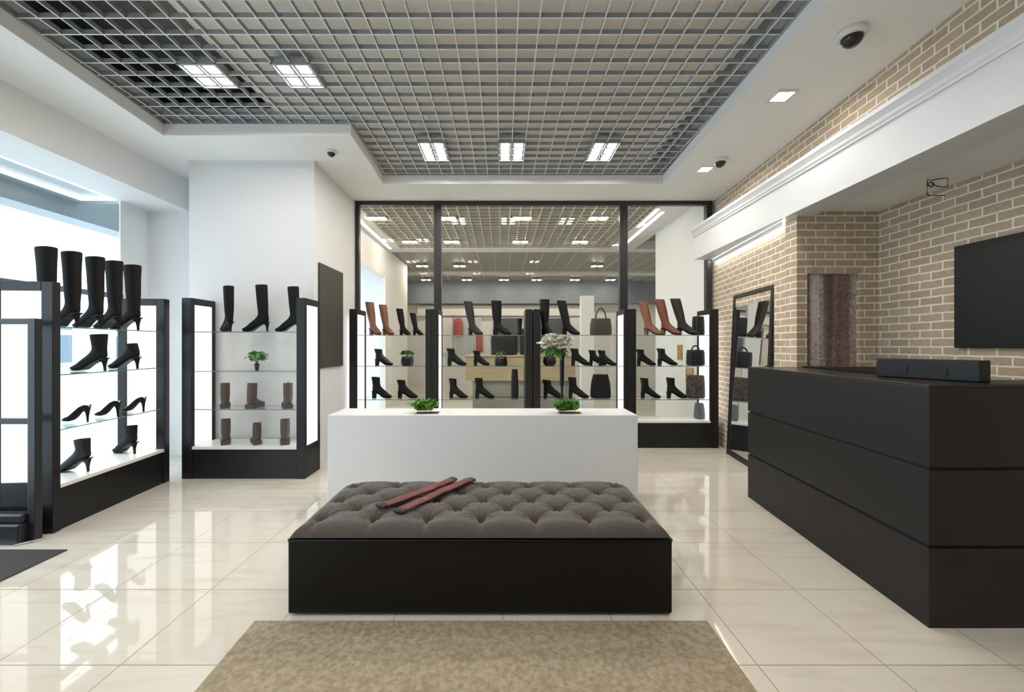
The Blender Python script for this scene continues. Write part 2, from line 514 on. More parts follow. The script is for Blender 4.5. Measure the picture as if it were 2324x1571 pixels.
t = thing('led_light_strip', 'white led strip tucked under the white beam along the brick wall', 'light strip', (2.815, 4.12, 2.572))
t.rotation_euler = (0, 0, math.atan2(2.0, 0.255))
bx('strip_channel', 0.0, 1.84, 0.034, 0.046, 0.0, 0.044, M['white'], t)
bx('strip_diffuser', 0.0, 1.84, 0.012, 0.034, 0.034, 0.044, M['cove'], t)

tag(bx('stone_panel', 2.895, 3.388, 3.99, 4.02, 0.0, 2.066, M['stone']), 'brown grey veined stone panel set in the brick niche behind the counter', 'wall panel')
tag(bx('display_board', 3.525, 3.558, 1.7, 3.25, 1.366, 2.155, M['screen'], bevel=0.003), 'large matte black rectangular board on the brick alcove wall', 'board')
tag(bx('display_board', -2.127, -2.105, 4.81, 5.51, 1.12, 2.345, M['greyboard'], bevel=0.003), 'dark olive grey upright board on the side of the white pillar', 'board')

# ---------------------------------------------------------------- glazed partition at the back
w2 = struct(bpy.data.objects.new('window_2', None)); COL.objects.link(w2)
w2.location = (0, YP, 0)
bx('window_head', -2.15, 3.04, -.04, .04, 3.425, 3.485, M['blackmetal'], w2, bevel=.004)
for a, b in ((-2.15, -2.075), (-0.99, -0.885), (1.70, 1.815), (2.955, 3.04)):
    bx('window_mullion', a, b, -.04, .04, 0.0, 3.425, M['blackmetal'], w2, bevel=.004)
bx('window_sill', -2.15, 3.04, -.04, .04, 0.0, 0.08, M['blackmetal'], w2)
for a, b in ((-2.075, -0.99), (-0.885, 1.70), (1.815, 2.955)):
    bx('window_pane', a, b, -.006, .006, 0.08, 3.425, M['glass'], w2)

# ---------------------------------------------------------------- the hall beyond the glass
struct(bx('wall_hall_left', -2.75, -2.62, 9.34, 11.5, 0, 3.6, M['white']))
struct(bx('lintel_hall_left', -2.75, -2.62, YP + .1, 9.34, 2.92, 3.6, M['white']))
struct(bx('wall_hall_right', 2.98, 3.1, YP + .1, 8.1, 0, 3.6, M['white']))
struct(bx('wall_hall_side', 5.5, 5.6, 6.0, 15, 0, 3.7, M['white']))
struct(bx('wall_hall_far_left', -5.6, -5.5, 11.4, 15, 0, 3.7, M['white']))
struct(bx('wall_hall_corner', -5.6, -2.75, 11.4, 11.5, 0, 3.7, M['white']))
struct(bx('wall_hall_near', 3.1, 5.6, YP + .1, YP + .2, 0, 3.7, M['white']))
struct(bx('wall_hall_end', -5.6, 5.6, 14.8, 15.0, 0, 3.7, M['white']))
struct(bx('beam_hall_bulkhead', -5.5, 5.5, 14.5, 14.8, 2.86, 3.66, M['bulk']))
struct(bx('ceiling_hall', -5.6, 5.6, YP + .1, 15.0, 3.76, 3.9, principled('grey_hall_slab', (0.30, 0.30, 0.29), 0.5)))
bm = bm_new()
box(bm, -2.75, 5.6, 9.40, 9.72, 3.57, 3.76); box(bm, -5.6, 5.6, 12.6, 12.95, 3.57, 3.76)
box(bm, -2.62, -2.3, YP + .1, 9.4, 3.57, 3.76); box(bm, 2.45, 3.0, YP + .1, 9.4, 3.57, 3.76)
box(bm, -2.62, 3.0, YP + .1, 6.45, 3.57, 3.76)
struct(obj('trim_2', bm, M['white']))
bm = bm_new()
cream = principled('cream_grille', (0.66, 0.62, 0.54), 0.5)
xs2 = [-2.28 + 0.172 * k for k in range(28)]
ys2 = [6.52 + 0.172 * k for k in range(17)]
blades(bm, xs2, ys2, lambda y: (-2.3, 2.45), lambda x: (6.45, 9.4), 3.59, 0.016, 0.05)
struct(obj('ceiling_hall_grille', bm, cream))
bm = bm_new()
box(bm, -5.5, 5.5, 9.72, 12.6, 3.64, 3.76); box(bm, -5.5, 5.5, 12.95, 14.5, 3.64, 3.76)
struct(obj('ceiling_hall_panel', bm, principled('grey_panel_ceiling', (0.33, 0.335, 0.33), 0.5)))
bm = bm_new()
for k in range(38):
    x = -5.0 + 0.4 * k
    box(bm, x - .008, x + .008, 9.72, 12.6, 3.625, 3.64); box(bm, x - .008, x + .008, 12.95, 14.5, 3.625, 3.64)
struct(obj('trim_3', bm, cream))

def hall_light(x, y, label, s=0.125):
    t = thing('recessed_light', label, 'ceiling light', (x, y, 3.56), 0, 'twin recessed lights of the hall beyond the glass')
    for sx in (-1, 1):
        bx('lamp_lens', sx * s * .75 - s * .4, sx * s * .75 + s * .4, -s * .5, s * .5, 0.0, 0.01, M['halllamp'], t)
    bx('lamp_frame', -s * 1.3, s * 1.3, -s * .65, s * .65, 0.01, 0.03, M['domewhite'], t)
hall = [(-2.15, 7.15, 'nearest row, beside the left strip'), (-0.96, 7.15, 'nearest row, behind the left mullion'), (0.34, 7.15, 'nearest row, centre'), (1.65, 7.15, 'nearest row, by the right mullion'),
        (-1.95, 8.77, 'second row, behind the left pane'), (-1.07, 8.77, 'second row, just right of the left mullion'), (0.38, 8.77, 'second row, centre'), (1.64, 8.77, 'second row, by the right mullion'),
        (-2.2, 11.43, 'third row, left end'), (-1.17, 11.43, 'third row, second from the left'), (2.6, 11.43, 'third row, right end'),
        (-2.53, 13.8, 'farthest row, left end'), (-1.18, 13.8, 'farthest row, second from the left'), (0.05, 13.8, 'farthest row, third from the left'), (1.14, 13.8, 'farthest row, fourth from the left'), (2.4, 13.8, 'farthest row, right of centre'), (3.58, 13.8, 'farthest row, right end')]
for x, y, l in hall:
    hall_light(x, y, 'twin square light in the hall ceiling, ' + l)
def hall_strip(x0, y0, x1, y1, label):
    d = Vector((x1 - x0, y1 - y0, 0))
    t = thing('led_light_strip', label, 'light strip', (x0, y0, 3.545), math.atan2(d.y, d.x))
    bx('strip_diffuser', 0, d.length, -.03, .03, 0, 0.012, M['strip'], t)
    bx('strip_channel', 0, d.length, -.04, .04, 0.012, 0.025, M['domewhite'], t)
hall_strip(-2.47, 7.0, -2.50, 9.3, 'long white ceiling strip along the hall wall behind the left pane')
hall_strip(2.60, 6.75, 2.62, 9.3, 'longer white ceiling strip behind the right pane, nearer the wall')
hall_strip(2.47, 6.6, 2.48, 7.6, 'shorter white ceiling strip behind the right pane')

# far shop front
t = thing('storefront', 'white shop front with dark display windows at the far end of the hall', 'shop front', (0, 14.78, 0))
bx('fascia', -3.0, 3.2, -.12, 0, 2.45, 2.80, M['white'], t)
for a, b, mm in ((-2.2, -1.75, M['white']), (-1.7, -0.75, M['bulk']), (-0.35, 0.65, M['darkglass']), (0.75, 2.3, M['darkglass']), (2.4, 2.9, M['white'])):
    f = bx('display_window', a, b, -.06, 0, 1.1, 2.4, M['white'], t)
    bx('pane', a + .04, b - .04, -.075, -.06, 1.14, 2.36, mm if mm is not M['bulk'] else principled('pale_blue_pane', (0.55, 0.62, 0.66), 0.3), f)
def garment(loc, label, w, h, taper):
    bm = bm_new(); rings = []
    for k in range(9):
        u = k / 8.0
        hw = w / 2 * (1 - .12 * math.sin(u * PI)) * (1 if u < .8 else 1 - (u - .8) * taper)
        z = h * u
        rings.append([(hw * math.cos(2 * PI * i / 14), 0.09 * math.sin(2 * PI * i / 14) * (1 if u < .85 else .6), z) for i in range(14)])
    loft(bm, rings)
    t = thing('coat', label, 'coat', loc)
    obj('coat_body', bm, M['coat'], t, smooth=True)
    bm = bm_new(); tube(bm, [(0, 0, h - .01), (0, 0, h + .03), (.02, 0, h + .06), (.03, .06, h + .065), (.03, .12, h + .06)], .006, 6)
    obj('hanger_hook', bm, M['chrome'], t)
garment((-1.54, 14.56, 1.74), 'small red coat hanging at the far shop front', 0.36, 0.62, 3.0)
garment((-0.80, 14.56, 1.16), 'long red garment hanging low at the far shop front', 0.26, 0.60, 1.0)
t = thing('service_counter', 'pale wooden counter beyond the glass with a grey base', 'counter', (0, 6.95, 0))
bx('counter_front', -0.62, 1.22, 0, .5, 0.80, 1.20, M['wood'], t, bevel=.004)
bx('counter_base', -0.50, 1.16, .06, .46, 0, 0.80, principled('warm_grey_base', (0.36, 0.33, 0.28), 0.6), t)
bx('counter_top', -0.64, 1.24, -.02, .52, 1.20, 1.225, M['wood'], t, bevel=.003)
tag(bx('freestanding_divider', 1.62, 1.90, 8.6, 8.72, 0.0, 2.42, M['white'], bevel=.01), 'tall white freestanding panel in the hall behind the olive handbag', 'panel')
tag(bx('poster', 2.965, 2.979, 6.88, 7.06, 1.15, 1.40, M['plaid']), 'smaller yellow plaid picture on the hall wall, upper of two', 'picture')
tag(bx('poster', 2.965, 2.979, 6.48, 6.74, 0.80, 1.04, M['plaid']), 'larger yellow plaid picture on the hall wall, lower of two', 'picture')

# ---------------------------------------------------------------- ceiling lamps, domes, downlights
def grid_light(x, y, label, rows=2, c=0.1472, cy=0.1485):
    t = thing('ceiling_light', label, 'ceiling light', (x, y, ZG - 0.012), 0, 'square cluster lights in the grille ceiling')
    bm = bm_new()
    a, b = c, cy
    for k in (-1, 0, 1):
        box(bm, k * a - .006, k * a + .006, -b * rows / 2 - .008, b * rows / 2 + .008, 0, .012)
    for k in range(rows + 1):
        yy = -b * rows / 2 + k * b
        box(bm, -a - .008, a + .008, yy - .008, yy + .008, 0.0005, .0115)
    box(bm, -a - .01, a + .01, -b * rows / 2 - .01, b * rows / 2 + .01, .0118, .06)
    obj('lamp_frame', bm, M['alu'], t)
    for i in range(2):
        for j in range(rows):
            cx_, cy_ = (i - .5) * a, -b * rows / 2 + (j + .5) * b
            bm = bm_new(); box(bm, cx_ - .044, cx_ + .044, cy_ - .044, cy_ + .044, 0.0108, 0.0117)
            obj('lamp_lens', bm, M['lamp'], t)
C_ = 0.1472
grid_light(-2.396, 3.407, 'square cluster light in the grille, leftmost of the front pair')
grid_light(-1.660, 3.407, 'square cluster light in the grille, second of the front pair')
grid_light(-0.777, 4.74, 'square cluster light in the back of the grille, left of three', rows=3)
grid_light(0.106, 4.74, 'square cluster light in the back of the grille, middle of three', rows=3)
grid_light(1.137, 4.74, 'square cluster light in the back of the grille, right of three', rows=3)
for i, (x, y) in enumerate(((-2.396, 1.2), (-0.777, 1.2), (0.842, 1.2), (-2.396, -0.6), (-0.777, -0.6), (0.842, -0.6))):  # out-of-view cluster lamps, added to bring more light into the shop
    grid_light(x, y, 'unseen square cluster light added to the grille to light the shop')

def dome(x, y, r, label):
    t = thing('dome_camera', label, 'security camera', (x, y, ZS))
    bm = bm_new(); lathe(bm, [(r, 0), (r, -r * .35), (r * .92, -r * .48), (r * .74, -r * .5)], n=32)
    obj('dome_base', bm, M['domewhite'], t, smooth=True)
    bm = bm_new()
    lathe(bm, [(r * .72 * math.cos(a), -r * .46 - r * .72 * math.sin(a)) for a in [k * PI / 2 / 9 for k in range(9)]] + [(.001, -r * 1.18)], n=32)
    obj('dome_cover', bm, M['domedark'], t, smooth=True)
dome(2.335, 2.78, 0.088, 'largest dome camera on the soffit, nearest the camera')
dome(2.45, 4.68, 0.078, 'dome camera on the right soffit beside the far downlight')
dome(-1.84, 4.48, 0.055, 'small dark dome camera on the soffit by the white pillar')

def downlight(x, y, s, label):
    t = thing('downlight', label, 'ceiling light', (x, y, ZS))
    bm = bm_new(); 
    box(bm, -s, s, -s, -s * .72, -.012, 0); box(bm, -s, s, s * .72, s, -.012, 0)
    box(bm, -s, -s * .72, -s * .72, s * .72, -.012, 0); box(bm, s * .72, s, -s * .72, s * .72, -.012, 0)
    obj('lamp_frame', bm, M['domewhite'], t)
    bx('lamp_lens', -s * .72, s * .72, -s * .72, s * .72, -.004, -.001, M['lamp'], t)
downlight(2.345, 3.49, 0.088, 'square recessed downlight in the soffit between the two dome cameras')
downlight(2.40, 4.93, 0.085, 'square recessed downlight in the soffit near the glass partition')

# bent wire bracket on the alcove ceiling
t = thing('wire_bracket', 'bent dark wire bracket hanging from the alcove ceiling', 'bracket', (3.28, 3.18, 2.655))
bm = bm_new(); tube(bm, [(-.03, 0, 0), (-.035, 0, -.05), (-.035, 0, -.11), (-.02, 0, -.125), (.10, 0, -.125)], .0035, 8); obj('wire_hook', bm, M['blackmetal'], t, smooth=True)
bm = bm_new(); tube(bm, [(-.02, -.02, -.045), (.03, -.02, -.065), (.08, -.02, -.068), (.10, -.02, -.065), (.10, -.02, .0), (.085, -.02, .02 - .02), (.0, -.02, -.012), (-.03, -.02, -.02)], .0035, 8); obj('wire_loop', bm, M['blackmetal'], t, smooth=True)
bm = bm_new(); tube(bm, [(-.015 + .018 * math.cos(a), -.01, -.045 + .018 * math.sin(a)) for a in [2 * PI * k / 16 for k in range(17)]], .004, 8); obj('wire_ring', bm, M['blackmetal'], t, smooth=True)

# ---------------------------------------------------------------- display cabinets
def end_panel(parent, x0, x1, D, H, zo, front=0.045, back=0.05, lit=True, name='end_panel'):
    bm = bm_new()
    box(bm, x0, x1, 0, front, 0, H)
    box(bm, x0, x1, D - back, D, 0, H)
    box(bm, x0, x1, front, D - back, H - .07, H)
    box(bm, x0, x1, front, D - back, 0, zo)
    e = obj(name, bm, M['black'], parent, bevel=.004)
    if lit:
        bx('light_panel', x0 + .008, x1 - .008, front, D - back, zo, H - .07, M['lit'], e)
    else:
        bx('panel_infill', x0 + .004, x1 - .004, front, D - back, zo, H - .07, M['black'], e)
    return e

def glass_shelf(parent, x0, x1, y0, y1, z, th=0.008):
    bm = bm_new()
    for f in box(bm, x0, x1, y0, y1, z - th, z): pass
    bm.faces.ensure_lookup_table(); bm.normal_update()
    for f in bm.faces:
        if abs(f.normal.z) < .5: f.material_index = 1
    return obj('glass_shelf', bm, [M['shelf'], M['shelfedge']], parent, recalc=False)

def cabinet(label, loc, rz, W, D, shelves, zb, tl, tr, lit_l=True, lit_r=True, H=1.88, back=True, group=None, joints=(), st=.045):
    t = thing('display_cabinet', label, 'display cabinet', loc, rz, group)
    end_panel(t, 0, tl, D, H, zb + (st > .05) * .035, front=st, back=st + .005, lit=lit_l)
    end_panel(t, W - tr, W, D, H, zb, front=st, back=st + .005, lit=lit_r)
    bx('plinth', tl, W - tr, 0.012, D, 0, zb - .03, M['black'], t)
    bx('base_board', tl, W - tr, 0.0, D, zb - .03, zb, M['board'], t, bevel=.003)
    for z in shelves:
        glass_shelf(t, tl + .001, W - tr - .001, 0.03, D - .03, z)
    if back:
        xs_ = [tl] + list(joints) + [W - tr]
        for a, b in zip(xs_[:-1], xs_[1:]):
            bx('back_pane', a + .002, b - .002, D - .012, D - .004, zb, H - .34, M['glass'], t)
    return t

cabinet('angled black display cabinet by the shop window, lit ends, high heels on glass shelves', (-3.304, 3.061, 0), R(94.8), 1.205, 0.44, (1.527, 1.165, 0.75), 0.345, 0.06, 0.075, joints=(0.62,), st=.08, H=1.855)
cabinet('black display cabinet against the white pillar with brown boots below', (-3.326, 4.318, 0), 0, 1.28, 0.36, (1.53, 1.118, 0.719), 0.335, 0.105, 0.09, back=False)
G = 'black cabinets along the glazed partition'
BS = (1.529, 1.107, 0.654)
cabinet('leftmost black display cabinet along the glass partition', (-2.066, 5.62, 0), 0, 1.113, 0.40, BS, 0.37, 0.098, 0.086, group=G, joints=(0.92,))
cabinet('second black display cabinet along the glass partition, behind the white plinth', (-0.951, 5.62, 0), 0, 1.358, 0.40, BS, 0.37, 0.086, 0.094, lit_r=False, group=G, joints=(0.65, 1.17))
cabinet('third black display cabinet along the glass partition, behind the white flowers', (0.420, 5.62, 0), 0, 1.306, 0.40, BS, 0.37, 0.094, 0.08, lit_l=False, group=G, joints=(1.1,))
cabinet('rightmost black display cabinet along the glass partition, by the brick wall', (1.728, 5.62, 0), 0, 1.192, 0.40, BS, 0.37, 0.08, 0.107, group=G, joints=(0.2,))

# black rack at the window, in front of the angled cabinet
t = thing('garment_rack', 'black metal rack with two rails at the left edge by the dark mat', 'rack', (-3.30, 2.88, 0))
bx('post', -.055, 0.0, 0.06, 0.11, 0.0, 1.575, M['blackmetal'], t, bevel=.004)
bx('post', -.72, -.665, 0.06, 0.11, 0.0, 1.575, M['blackmetal'], t, bevel=.004)
bx('rail', -.665, -.055, 0.07, 0.105, 1.535, 1.575, M['blackmetal'], t, bevel=.004)
bx('rail', -.665, -.055, 0.07, 0.105, 0.825, 0.865, M['blackmetal'], t, bevel=.004)
bx('base', -.72, -.045, 0.0, 0.11, 0.0, 0.14, M['blackmetal'], t, bevel=.012)
bx('base_step', -.66, -.055, 0.03, 0.11, 0.14, 0.20, M['blackmetal'], t, bevel=.012)
bm = bm_new(); tube(bm, [(-.06, -.015, .008), (.03, .085, .008)], .008, 8); obj('foot_bar', bm, M['chrome'], t)

# ---------------------------------------------------------------- leaning mirror
t = thing('leaning_mirror', 'tall black framed mirror leaning on the brick wall beside the counter', 'mirror', (2.876, 5.35, 0.0))
t.rotation_euler = (R(-2.4), 0, R(-97.3))
Wm, Hm = 0.99, 2.03
bm = bm_new(); fw = .052
box(bm, 0, Wm, 0, .04, 0, fw * 1.2); box(bm, 0, Wm, 0, .04, Hm - fw, Hm); box(bm, 0, fw, 0, .04, fw * 1.2, Hm - fw); box(bm, Wm - fw, Wm, 0, .04, fw * 1.2, Hm - fw)
obj('mirror_frame', bm, M['black'], t, bevel=.006)
bx('mirror_glass', fw - .005, Wm - fw + .005, 0.014, .032, fw, Hm - fw + .005, M['mirror'], t)

# ---------------------------------------------------------------- cash desk
t = thing('reception_counter', 'large black reception counter in three horizontal tiers by the brick alcove', 'counter')
A = (2.084, 2.034); B = (2.248, 3.813)
def shell(off, z0, z1, name, mat):
    d = off
    bm = bm_new()
    # outer corner order: near corner, right end, inner near, inner far, far return, far corner
    wl = 0.46
    prism(bm, [(A[0] + d, A[1] + d), (3.10, A[1] + d), (3.10, A[1] + .30), (A[0] + wl, A[1] + .30), (B[0] + wl, B[1] - .08), (3.25, B[1] - .08), (3.25, B[1] - d), (B[0] + d, B[1] - d)], z0, z1)
    return obj(name, bm, mat, t, bevel=.003 if off == 0 else 0)
shell(0, 0.0, 0.390, 'lower_tier', M['desk'])
shell(0.012, 0.390, 0.406, 'groove', M['groove'])
shell(0, 0.406, 0.772, 'middle_tier', M['desk'])
shell(0.012, 0.772, 0.788, 'groove', M['groove'])
shell(0, 0.788, 1.178, 'upper_tier', M['desk'])
shell(0, 1.178, 1.190, 'counter_top', principled('counter_top_black', (0.014, 0.012, 0.010), 0.3))

def placed(p, q, z, dep, h):
    d = Vector((q[0] - p[0], q[1] - p[1], 0)); return d.length, math.atan2(d.y, d.x)
L_, a_ = placed((2.335, 2.60), (2.468, 2.15), 0, 0, 0)
t = thing('equipment_box', 'long low black box lying on the black counter top', 'box', (2.335, 2.60, 1.191), a_)
bx('box_body', 0, L_, 0, .09, 0, .113, M['leather'], t, bevel=.006)
bx('box_flap', .10, .16, -.004, 0, .02, .075, M['leather'], t, bevel=.002)
bx('box_flap', .30, .34, -.004, 0, .02, .07, M['leather'], t, bevel=.002)
L_, a_ = placed((2.66, 3.70), (2.545, 2.83), 0, 0, 0)
t = thing('document_tray', 'thin flat black tray on the far end of the counter', 'tray', (2.66, 3.70, 1.191), a_)
bm = bm_new(); 
vv = [(0, 0, 0), (L_, 0, 0), (L_, .12, 0), (0, .12, 0), (0, 0, .012), (L_, 0, .048), (L_, .12, .048), (0, .12, .012)]
v = [bm.verts.new(p) for p in vv]
for q in ((3, 2, 1, 0), (4, 5, 6, 7), (0, 1, 5, 4), (1, 2, 6, 5), (2, 3, 7, 6), (3, 0, 4, 7)): bm.faces.new([v[i] for i in q])
obj('tray_body', bm, M['leather'], t, bevel=.003)
bx('tray_lip', L_ - .012, L_, .002, .118, .049, .052, M['leather'], t)

# ---------------------------------------------------------------- white plinth
t = thing('display_plinth', 'long white display plinth behind the tufted ottoman', 'plinth', (0, 3.60, 0))
bm = bm_new(); box(bm, -1.512, 1.173, 0, 0.40, 0, 0.782)
obj('plinth_body', bm, M['plinthwhite'], t, bevel=.006)

# ---------------------------------------------------------------- ottoman
OX0, OX1, OY0, OY1, OZ = -1.095, 0.868, 2.124, 2.93, 0.385
btn = []
for j, y in enumerate((2.285, 2.415, 2.545, 2.675, 2.80)):
    off = 0.0 if j % 2 == 0 else 0.1465
    for k in range(7):
        x = -0.995 + off + 0.293 * k
        if OX0 + .06 < x < OX1 - .06: btn.append((x, y, j))
segs = []
for i, (x, y, j) in enumerate(btn):
    for (x2, y2, j2) in btn:
        if j2 == j + 1 and abs(x2 - x) < .16: segs.append((x, y, x2, y2))
    if j == 0: segs.append((x, y, x, OY0 + .03))
    if j == 4: segs.append((x, y, x, OY1 - .03))
def segd(px, py, s):
    x0, y0, x1, y1 = s
    dx, dy = x1 - x0, y1 - y0
    u = max(0, min(1, ((px - x0) * dx + (py - y0) * dy) / (dx * dx + dy * dy)))
    return math.hypot(px - x0 - u * dx, py - y0 - u * dy)
def cushion_z(x, y):
    cr_ = 0.13 if y > (OY0 + OY1) / 2 else 0.02
    qx = max(OX0 + cr_ - x, x - OX1 + cr_); qy = max(OY0 + cr_ - y, y - OY1 + cr_)
    e = cr_ - (math.hypot(max(qx, 0), max(qy, 0)) + min(max(qx, qy), 0))
    e = max(e, 0.0)
    r = 0.10
    u = min(1.0, max(0.0, e / r))
    z = OZ + 0.004 + 0.066 * (1 - (1 - u) ** 2.2) ** 0.8
    w = min(1.0, e / .07) if e > 0 else 0
    db = min(math.hypot(x - b[0], y - b[1]) for b in btn)
    ds = min(segd(x, y, s) for s in segs) * (.7 if y < 2.28 else 1)
    z -= w * (0.036 * math.exp(-(db / 0.026) ** 2) + 0.022 * math.exp(-(db / 0.075) ** 2))
    z -= w * 0.010 * (1.7 if y < 2.26 else 1.0) * math.exp(-(ds / 0.011) ** 2)
    ang = math.atan2(y - min(btn, key=lambda b: math.hypot(x - b[0], y - b[1]))[1], x - min(btn, key=lambda b: math.hypot(x - b[0], y - b[1]))[0])
    z += w * 0.005 * math.sin(ang * 11 + x * 9) * math.exp(-((db - .045) / 0.03) ** 2)
    return z
t = thing('tufted_ottoman', 'low black ottoman with a button tufted taupe cushion in the middle of the floor', 'ottoman')
bm = bm_new(); box(bm, OX0, OX1, OY0, OY1, 0.012, OZ)
obj('base', bm, M['ottoman'], t, bevel=.010, seg=3)
bx('foot_plate', OX0 + .05, OX1 - .05, OY0 + .05, OY1 - .05, 0.0, 0.012, M['ottoman'], t)
bm = bm_new(); NX, NY = 196, 82
grid = [[bm.verts.new((OX0 + .004 + (OX1 - OX0 - .008) * i / NX, OY0 + .004 + (OY1 - OY0 - .008) * j / NY, cushion_z(OX0 + .004 + (OX1 - OX0 - .008) * i / NX, OY0 + .004 + (OY1 - OY0 - .008) * j / NY))) for i in range(NX + 1)] for j in range(NY + 1)]
for j in range(NY):
    for i in range(NX):
        bm.faces.new((grid[j][i], grid[j][i + 1], grid[j + 1][i + 1], grid[j + 1][i]))
cush = obj('cushion', bm, M['velvet'], t, smooth=True)
bm = bm_new()
pth = []; rc = 0.014
for k, (cx_, cy_) in enumerate(((OX1 - rc, OY0 + rc), (OX1 - rc, OY1 - rc), (OX0 + rc, OY1 - rc), (OX0 + rc, OY0 + rc))):
    for q in range(6):
        a = R(-90 + 90 * k + 18 * q)
        pth.append((cx_ + rc * math.cos(a), cy_ + rc * math.sin(a), OZ))
tube(bm, pth + pth[:1], .006, 8)
obj('piping', bm, M['ottoman'], t, smooth=True)
bm = bm_new(); lathe(bm, [(.001, .006), (.006, .005), (.010, .001), (.010, -.004)], n=12)
b0 = obj('button', bm, M['velvet'], cush, smooth=True)
for i, (x, y, j) in enumerate(btn):
    o = b0 if i == 0 else b0.copy()
    if i:
        COL.objects.link(o); o.parent = cush
    o.location = (x, y, cushion_z(x, y) + .002)

def strip(p, q, label, bend):
    t = thing('velvet_strap', label, 'strap', (0, 0, 0), 0, 'red velvet straps on the ottoman')
    n = 22; pts = []
    for k in range(n + 1):
        u = k / n
        x = p[0] + (q[0] - p[0]) * u + bend * math.sin(u * PI) * .02
        y = p[1] + (q[1] - p[1]) * u
        zz = max(cushion_z(x + dx, min(max(y + dy, OY0 + .01), OY1 - .01)) for dx in (-.03, 0, .03) for dy in (-.03, 0, .03))
        pts.append([x, y, zz + .0155 + .003 * math.sin(u * 17 + bend)])
    for _ in range(3):
        for k in range(1, n): pts[k][2] = max(pts[k][2], (pts[k - 1][2] + pts[k + 1][2]) / 2)
    c = 1
    bm = bm_new(); tube(bm, pts[c:-c], [(0.034 + .0025 * math.sin(k * 1.7 + bend), 0.0105 + .0015 * math.sin(k * 2.3)) for k in range(len(pts) - 2 * c)], 14)
    obj('strap_body', bm, M['red'], t, smooth=True)
    for e in (pts[:c + 1], pts[-c - 1:]):
        bm = bm_new(); tube(bm, e, [(0.0345, 0.0115)] * len(e), 14); obj('cuff', M and bm, M['cuff'], t, smooth=True)
strip((-0.70, 2.36), (-0.335, 2.87), 'dark red velvet strap with black ends on the ottoman, the one farther back', 1.0)
strip((-0.575, 2.29), (-0.205, 2.85), 'dark red velvet strap with black ends on the ottoman, the one in front', -1.0)

# ---------------------------------------------------------------- rug and mat
bm = bm_new(); prism(bm, [(-1.235, 2.077), (-1.19, 0.7), (0.985, 0.7), (1.022, 2.077)], 0.0, 0.011)
tag(obj('rug', bm, M['rug'], bevel=.003), 'mottled beige rug on the tiles in front of the ottoman', 'rug')
tag(bx('doormat', -4.3, -2.935, 0.6, 2.81, 0.0, 0.008, M['mat'], bevel=.002), 'dark grey entrance mat on the tiles beside the black rack', 'mat')

# ---------------------------------------------------------------- footwear
def ell(B, F, w, n=18, p=2.4):
    """closed ring in a side-profile frame: B and F are its back and front points (x, z), w its half width"""
    cx_, cz_ = (B[0] + F[0]) / 2, (B[1] + F[1]) / 2
    ax, az = (F[0] - B[0]) / 2, (F[1] - B[1]) / 2
    out = []
    for k in range(n):
        a = 2 * PI * k / n
        c, s = math.cos(a), math.sin(a)
        c = math.copysign(abs(c) ** (2 / p), c); s = math.copysign(abs(s) ** (2 / p), s)
        out.append((cx_ + ax * c, w * s, cz_ + az * c))
    return out

